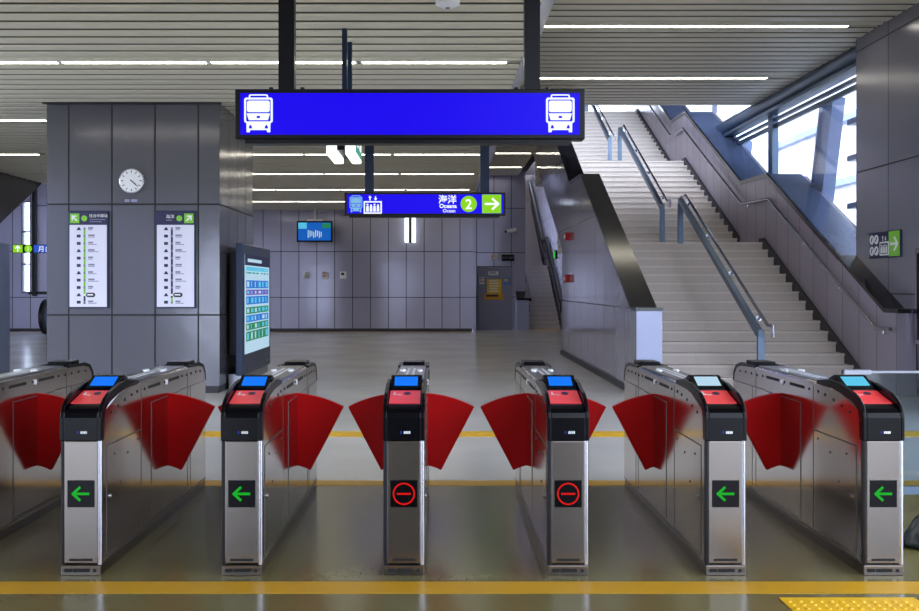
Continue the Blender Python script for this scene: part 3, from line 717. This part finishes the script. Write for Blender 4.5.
# ---------------- railings
def rail_off(y, prof):
    for (a, za), (b_, zb) in zip(prof, prof[1:]):
        if a <= y <= b_: return za + (zb - za) * (y - a) / (b_ - a)
e = empty('wall_handrail', (6.18, 13.4, 0), 'long steel tube handrail along the right wall of the stairs', 'handrail')
rp = [(13.38, 0.92), (13.85, 0.92), (18.35, 3.16), (20.0, 3.20), (24.85, 5.55), (26.2, 5.57), (30.8, 7.85), (32, 7.87)]
MB().tube([(0, y - 13.4, z) for y, z in rp], 0.028, 10).build('rail', M_tube, e, smooth=True)
for y in [13.6 + 1.5 * k for k in range(12)]:
    z = rail_off(y, rp)
    MB().tube([(0, y - 13.4, z - 0.02), (0.0, y - 13.4, z - 0.07), (0.095, y - 13.4, z - 0.07)], 0.010, 6).build('bracket', M_tube, e)
def centre_rail(ya, yb, za, label):
    e = empty('centre_railing', (4.65, ya, za), label, 'railing', 'centre railings of the stairs')
    n = yb - ya; s = R / T
    H = 0.88
    # flat bar top rail, posts
    MB().side([(-0.03, H - 0.1), (0.09, H - 0.1), (n - 0.05, H - 0.1 + s * n), (n + 0.03, H - 0.1 + s * n), (n + 0.03, H + s * n), (n - 0.05, H + s * n), (0.05, H), (-0.03, H)], -0.045, 0.045).build('top_bar', M_bluesteel, e, bevel=0.006)
    MB().box(-0.05, 0.05, -0.03, 0.03, 0, H - 0.1).build('post', M_bluesteel, e)
    MB().box(-0.05, 0.05, n - 0.03, n + 0.03, s * n + 0.0, s * n + H - 0.1).build('post', M_bluesteel, e)
    MB().tube([(0.10, -0.25, H - 0.10), (0.10, -0.25, H + 0.06), (0.10, 0.0, H + 0.06), (0.10, n, H + 0.06 + s * n), (0.10, n + 0.35, H + 0.06 + s * n), (0.10, n + 0.45, H - 0.05 + s * n)], 0.024, 8).build('handrail', M_tube, e, smooth=True)
    for k in range(4):
        y = 0.3 + k * (n - 0.6) / 3; MB().box(0.03, 0.10, y - 0.01, y + 0.01, H - 0.03 + s * y, H + 0.04 + s * y).build('bracket', M_tube, e)
centre_rail(14.15, 18.9, 0, 'blue-grey centre railing on the lowest flight of the wide stairs')
centre_rail(20.45, 25.3, 15 * R, 'blue-grey centre railing on the middle flight of the wide stairs')
centre_rail(26.8, 31.2, 30 * R, 'blue-grey centre railing on the top flight of the wide stairs')
for x, l_ in ((4.22, 'black handrail on the right side of the far second stairs'), (3.1, 'black handrail on the left side of the far second stairs')):
    e = empty('stair_handrail', (x, 34.4, 0), l_, 'handrail')
    pth = [(0, -0.5, 1.05), (0, -0.1, 1.15), (0, 4.4, 3.45), (0, 6.0, 3.5), (0, 12.1, 6.6)]
    MB().tube(pth, 0.06, 8).build('rail', M_blackm, e, smooth=True)
    MB().side([(-0.1, 0.6), (0.15, 0.6), (4.5, 2.9), (6.0, 2.9), (12.1, 6.1), (12.1, 6.5), (6, 3.3), (4.4, 3.25), (0.1, 0.95), (-0.1, 0.95)], -0.02, 0.02).build('side_panel', M_blackp, e)
# stub left flank rail seen beside the step end
e = empty('short_handrail', (3.12, 13.9, 0), 'short steel handrail stub on the left flank of the stairs', 'handrail')
MB().tube([(0, -0.1, 0.92), (0, 0.3, 0.92), (0, 4.9, 3.2)], 0.026, 8).build('rail', M_tube, e, smooth=True)
for y in (0.2, 1.6, 3.2, 4.7): MB().tube([(0, y, max(0.92, 0.92 + (y - 0.3) * 0.4957) - 0.02), (-0.08, y, max(0.92, 0.92 + (y - 0.3) * 0.4957) - 0.05)], 0.01, 6).build('bracket', M_tube, e)

# ---------------- escalator end glimpsed at left, steel cabinet
e = empty('escalator', (-12.2, 29.6, 0), 'rounded black end of an escalator glimpsed left of the column', 'escalator')
MB().side(arc(0.55, 0.58, 0.55, PI / 2, 1.5 * PI, 14) + [(4.0, 0.03), (4.0, 1.13)], -0.06, 0.06).build('handrail', M_blackm, e)
MB().side(arc(0.55, 0.58, 0.40, PI / 2, 1.5 * PI, 14) + [(3.9, 0.2), (3.9, 0.98)], 0.06, 0.075).build('side_panel', M_bluesteel, e)
MB().box(0.06, 1.0, 0.4, 4.0, 0, 0.25).build('base', M_steel, e)
e = empty('steel_cabinet', (-6.97, 14.0, 0), 'tall blue-grey steel cabinet at the left edge of the picture', 'cabinet')
MB().box(-0.5, 0.37, 0, 0.9, 0.06, 2.16).build('body', M_column, e, bevel=0.01)
MB().box(-0.48, 0.35, 0.02, 0.88, 0, 0.06).build('plinth', M_skirt, e)
for x in (0.12, ): MB().box(x, 0.35, -0.01, 0.0, 0.1, 2.12).build('door', M_bluesteel, e, bevel=0.004)
MB().box(-0.46, 0.1, -0.01, 0.0, 0.1, 2.12).build('door', M_bluesteel, e, bevel=0.004)

# ---------------- glass barrier right of the gates and bag
e = empty('glass_barrier', (2.62, 6.35, 0), 'low glass barrier with steel top rail right of the last gate', 'barrier')
MB().box(0.0, 3.6, -0.02, 0.02, 0.935, 0.955).build('top_rail', M_steel_top, e, bevel=0.005)
MB().box(0.05, 3.6, -0.006, 0.006, 0.2, 0.935).build('glass_pane', M_glass, e)
MB().box(0.0, 3.6, -0.02, 0.02, 0.15, 0.2).build('bottom_rail', M_bluesteel, e)
for x in (0.0, 1.2, 2.4, 3.55): MB().box(x, x + 0.05, -0.025, 0.025, 0, 0.92).build('post', M_tube, e)
MB().box(0.0, 0.18, -0.024, 0.024, 0.925, 0.962).build('end_fitting', M_steel_top, e, bevel=0.006)
import bmesh
bm = bmesh.new(); bmesh.ops.create_icosphere(bm, subdivisions=4, radius=1)
from mathutils import noise
for v in bm.verts:
    n = noise.noise(v.co * 1.7) * 0.25 + noise.noise(v.co * 4.5) * 0.12
    v.co *= 1 + n
    h = (v.co.z + 1) / 2; k = 1 - 0.85 * max(0, h) ** 0.9
    v.co.x *= k; v.co.y *= k; v.co.x += 0.1 * h
    v.co = Vector((v.co.x * 0.15, v.co.y * 0.13, max(0, (v.co.z + 0.8) * 0.13)))
me = bpy.data.meshes.new('bag'); bm.to_mesh(me); bm.free(); me.materials.append(M_bag)
for p in me.polygons: p.use_smooth = True
o = bpy.data.objects.new('rubbish_bag', me); C.objects.link(o); o.location = (2.77, 5.60, 0)
tag(o, 'dark green crumpled bag on the floor at the right picture edge', 'bag')

# ---------------- ticket gates
HW = 0.105
def gate_proto():
    e = empty('ticket_gate', (0, 0, 0), 'x', 'ticket gate', 'ticket gates')
    body = [(0.012, 0.05), (0.012, 0.80), (0.05, 0.86), (0.27, 0.925), (0.45, 0.945), (2.05, 0.945), (2.17, 0.92), (2.235, 0.86), (2.25, 0.78), (2.25, 0.05)]
    MB().side(body, -HW, HW).build('body', M_steel_side, e, bevel=0.012)
    MB().box(-HW + 0.002, HW - 0.002, -0.004, 2.24, 0.0, 0.052).build('base_plate', M_steel, e, bevel=0.003)
    o = MB(); 
    for x, w_ in ((-0.06, 0.03), (-0.01, 0.04), (0.03, 0.03)): o.box(x - w_ / 2 - .01, x + w_ / 2, -0.006, -0.002, 0.018, 0.036)
    o.box(0.065, 0.08, -0.006, -0.002, 0.018, 0.034); o.build('base_slots', M_hole, e)
    MB().box(-0.088, 0.088, 0.0, 0.03, 0.06, 0.70).build('front_panel', M_steel, e, bevel=0.006)
    MB().box(-0.06, 0.06, -0.002, 0.01, 0.075, 0.087).build('vent_slot', M_hole, e)
    for s in (-1, 1): MB().cyl((s * 0.0955, 0.012, 0.055), (s * 0.0955, 0.012, 0.70), 0.0125, 10).build('corner_strip', M_tube if s > 0 else M_blackm, e, smooth=True)
    # black head cover
    rim_o = [(-0.008, 0.70), (-0.008, 0.82), (0.0, 0.85), (0.02, 0.885), (0.06, 0.912), (0.12, 0.937), (0.30, 0.972), (0.42, 0.982), (0.62, 0.958)]
    rim_i = [(0.62, 0.935), (0.40, 0.93), (0.27, 0.915), (0.12, 0.885), (0.06, 0.85), (0.045, 0.80), (0.04, 0.70)]
    h = MB()
    for s in (-1, 1): h.side(rim_o + rim_i, s * 0.088, s * (HW + 0.004))
    h.side([(-0.008, 0.70), (-0.008, 0.82), (0.0, 0.845), (0.02, 0.865), (0.05, 0.878), (0.27, 0.932), (0.28, 0.935), (0.62, 0.952), (0.62, 0.93), (0.05, 0.80), (0.03, 0.70)], -0.089, 0.089)
    h.build('head_cover', M_blackp, e, bevel=0.005)
    MB().side([(0.075, 0.884), (0.262, 0.9305), (0.262, 0.934), (0.075, 0.888)], -0.082, 0.082).build('card_reader', M_redp, e)
    c = kids(e)[-1]; c['label'] = 'red card touch panel'
    mk = MB()
    def on(yc, xs, xe, l_):   # marks lying on the slope
        z = 0.888 + (yc - 0.075) * 0.246
        mk.side([(yc, z), (yc + l_, z + l_ * 0.246), (yc + l_, z + l_ * 0.246 + 0.001), (yc, z + 0.001)], xs, xe, 0)
    on(0.20, -0.062, -0.054, 0.04); on(0.195, -0.066, -0.045, 0.012); on(0.19, -0.04, -0.02, 0.008)
    mk.build('card_marks', M_white, c)
    mk = MB()
    z = lambda y: 0.8885 + (y - 0.075) * 0.246
    mk.prism([(0.02 * math.cos(a) + 0.01, 0.215 + 0.022 * math.sin(a)) for a in [k * PI / 4 for k in range(8)]], lambda x, y, w_: (x, y, z(y) + w_), 0, 0.0015)
    mk.build('card_mark_blue', M_navyprint, c)
    # screen pod
    p = MB().side([(0.272, 0.93), (0.278, 0.944), (0.405, 1.003), (0.425, 1.006), (0.49, 0.985), (0.53, 0.95)], -0.086, 0.086).build('screen_housing', M_blackp, e, bevel=0.004)
    MB().side([(0.302, 0.9562), (0.388, 0.9958), (0.387, 0.9985), (0.301, 0.959)], -0.064, 0.064).build('screen', M_scrblue, p)
    # small lettering blocks on the black nose
    l = MB(); l.box(-0.018, -0.012, -0.0095, -0.008, 0.737, 0.752, 1)
    for k in range(4): l.box(0.0 + k * 0.009, 0.007 + k * 0.009, -0.0095, -0.008, 0.738, 0.751, 0)
    l.build('maker_mark', [M_white, led_mat('mark_blue', lin(60, 80, 220), 0.4)], e)
    # top plate
    t = MB().box(-0.086, 0.086, 0.63, 1.72, 0.944, 0.952).build('top_plate', M_steel_top, e, bevel=0.002)
    for x in (-0.055, 0.055): MB().prism(disc(0, 0, 0.018, 12), lambda u, v, w_, x=x: (x + u, 1.30 + v * 2.6, w_), 0.952, 0.962).build('sensor', M_white, t)
    m_ = MB()
    m_.box(-0.028, -0.014, 0.80, 1.50, 0.952, 0.9535)
    m_.build('direction_mark', M_white, t)
    m_ = MB()
    m_.box(0.010, 0.024, 0.80, 1.50, 0.952, 0.9535)
    m_.build('direction_mark', M_white, t)
    MB().box(-0.075, 0.075, 1.84, 2.04, 0.944, 0.970).build('rear_hood', M_blackp, e, bevel=0.006)
    r = MB()
    for s in (-1, 1): r.side([(1.75, 0.95), (2.06, 0.95), (2.18, 0.925), (2.24, 0.868), (2.256, 0.80), (2.235, 0.80), (2.215, 0.86), (2.16, 0.905), (2.05, 0.925), (1.75, 0.935)], s * 0.08, s * (HW + 0.002))
    r.build('rear_edge', M_blackp, e)
    # side panels, both sides
    for s in (-1, 1):
        f = lambda a, b_: (s * (HW + a), s * (HW + b_))
        def sp(b_, y0, y1, z0, z1, th, m=0, a=-0.004):
            xx = sorted(f(a, th)); b_.box(xx[0], xx[1], y0, y1, z0, z1, m)
        d = MB(); sp(d, 0.075, 0.66, 0.085, 0.665, 0.0012)
        d = d.build('access_door', M_seam, e)
        q_ = MB(); sp(q_, 0.081, 0.654, 0.091, 0.659, 0.003, 0, 0.001); q_.build('door_skin', M_steel_side, d)
        q_ = MB(); xx = f(0.002, 0.012); q_.cyl((xx[0], 0.135, 0.385), (xx[1], 0.135, 0.385), 0.014, 14); q_.build('lock', M_tube, d)
        for yy, zz in ((0.20, 0.60), (0.30, 0.43), (0.42, 0.57), (0.6, 0.62)): xx = f(0.002, 0.006); MB().cyl((xx[0], yy, zz), (xx[1], yy, zz), 0.007, 8).build('screw', M_seam, d)
        d = MB(); sp(d, 0.87, 1.50, 0.085, 0.80, 0.0012)
        d = d.build('centre_panel', M_seam, e)
        q_ = MB(); sp(q_, 0.876, 1.494, 0.091, 0.795, 0.003, 0, 0.001); q_.build('panel_skin', M_steel_side, d)
        d = MB()
        sp(d, 0.672, 0.678, 0.06, 0.92, 0.0012); sp(d, 1.72, 1.726, 0.06, 0.92, 0.0012); sp(d, 1.80, 1.806, 0.10, 0.80, 0.0012); sp(d, 0.05, 2.24, 0.068, 0.074, 0.0012); sp(d, 1.52, 2.2, 0.80, 0.806, .0012)
        d.build('panel_joints', M_seam, e)
        for a_, b2 in ((0.82, 1.06), (1.26, 1.50)): d = MB(); sp(d, a_, b2, 0.885, 0.903, 0.002); d.build('side_slot', M_hole, e)
        for yy, zz in ((0.16, 0.83), (0.27, 0.85), (0.38, 0.87), (0.50, 0.885), (0.60, 0.893), (0.74, 0.893), (1.16, 0.893), (1.58, 0.893), (1.70, 0.89), (1.82, 0.89), (1.95, 0.89), (2.08, 0.885)):
            xx = f(-0.001, 0.003); MB().cyl((xx[0], yy, zz), (xx[1], yy, zz), 0.0085, 8).build('screw', M_hole, e)
        d = MB(); xx = f(-0.001, 0.008); d.cyl((xx[0], 1.19, 0.89), (xx[1], 1.19, 0.89), 0.017, 12); d.build('sensor_eye', M_white, e)
    return e
FY = 1.24
def flap(e, s, ax=0.04, az=0.022):
    r0, r1 = 0.332, 0.795; A = math.radians(27.6)
    def arcp(r, a0, a1, n=14): return [(s * (ax + r * math.sin(a0 + (a1 - a0) * k / n)), az + r * math.cos(a0 + (a1 - a0) * k / n)) for k in range(n + 1)]
    a1 = math.asin((0.10 - ax) / r1); a0 = math.asin((0.10 - ax) / r0)
    pts = arcp(r1, a1, A) + arcp(r0, A, a0)
    o = MB().plate(pts, FY - 0.02, FY + 0.02).build('flap', M_red, e, bevel=0.012, seg=3)
    return o

proto = gate_proto()
def display(e, kind):
    d = MB().box(-0.070, 0.070, -0.003, 0.004, 0.355, 0.495).build('direction_display', M_blackp, e)
    b = MB()
    if kind == 'arrow':
        arrow(b, 0.0, 0.425, 0.088, PI, -0.003, 0, 0.013)
        b.build('arrow', M_ledgreen, d); d['label'] = 'black tile with a green arrow pointing left'
    else:
        b.prism([], lambda a, b_, c: (0, 0, 0), 0, 0) if False else None
        n = 32
        for k in range(n):
            a, c = 2 * PI * k / n, 2 * PI * (k + 1) / n
            b.plate([(0.058 * math.cos(a), 0.425 + 0.058 * math.sin(a)), (0.058 * math.cos(c), 0.425 + 0.058 * math.sin(c)), (0.050 * math.cos(c), 0.425 + 0.050 * math.sin(c)), (0.050 * math.cos(a), 0.425 + 0.050 * math.sin(a))], -0.003, -0.005)
        b.box(-0.036, 0.036, -0.005, -0.003, 0.420, 0.430)
        b.build('no_entry_symbol', M_ledred, d); d['label'] = 'black tile with a red no-entry ring'
GX = [(-2.715, 'arrow', 'steel ticket gate cut by the left edge, front end out of view'),
      (-1.872, 'arrow', 'steel ticket gate with green arrow tile, leftmost complete gate'),
      (-1.036, 'arrow', 'steel ticket gate with green arrow tile, in front of the tall display'),
      (-0.193, 'stop', 'steel ticket gate with red ring tile, seen almost straight on in middle'),
      (0.661, 'stop', 'steel ticket gate with red ring tile, right of the middle gate'),
      (1.480, 'arrow', 'steel ticket gate with green arrow tile, before the foot of the stairs'),
      (2.300, 'arrow', 'steel ticket gate with green arrow tile, rightmost beside the glass barrier')]
gates = [proto if i == 0 else copy_tree(proto) for i in range(len(GX))]
flaps = None
for i, (g, (x, k, lab)) in enumerate(zip(gates, GX)):
    g.location = (x, 5.06, 0); g['label'] = lab
    display(g, k)
    if i >= 5:
        for p in kids(g):
            for c in [p] + kids(p):
                if c.name.split('.')[0] == 'screen':
                    c.material_slots[0].link = 'OBJECT'; c.material_slots[0].material = M_scrpale if i == 5 else M_scrcyan  # reflection that pales these two screens is put into their colour
    if i == 6: fl = (-1,)
    else: fl = (1, -1)
    for s in fl:
        f_ = flap(g, s)
        if i == 5: f_.location.x = 0.035 if s < 0 else -0.035

# ---------------- pale buildings outside the right window
def outside(x0, x1, y0, y1, h, label):
    e = empty('office_building', ((x0 + x1) / 2, (y0 + y1) / 2, -3), label, 'building')
    w2, d2 = (x1 - x0) / 2, (y1 - y0) / 2
    MB().box(-w2, w2, -d2, d2, 0, h).build('wall', M_bldg, e)
    for z in range(3, int(h), 4): MB().box(-w2 - 0.5, w2 + 0.5, -d2 - 0.5, d2 + 0.5, z, z + 0.45).build('ledge', M_bldg2, e)
outside(26, 40, 38, 75, 24, 'pale sunlit building with grey ledges outside the right window')
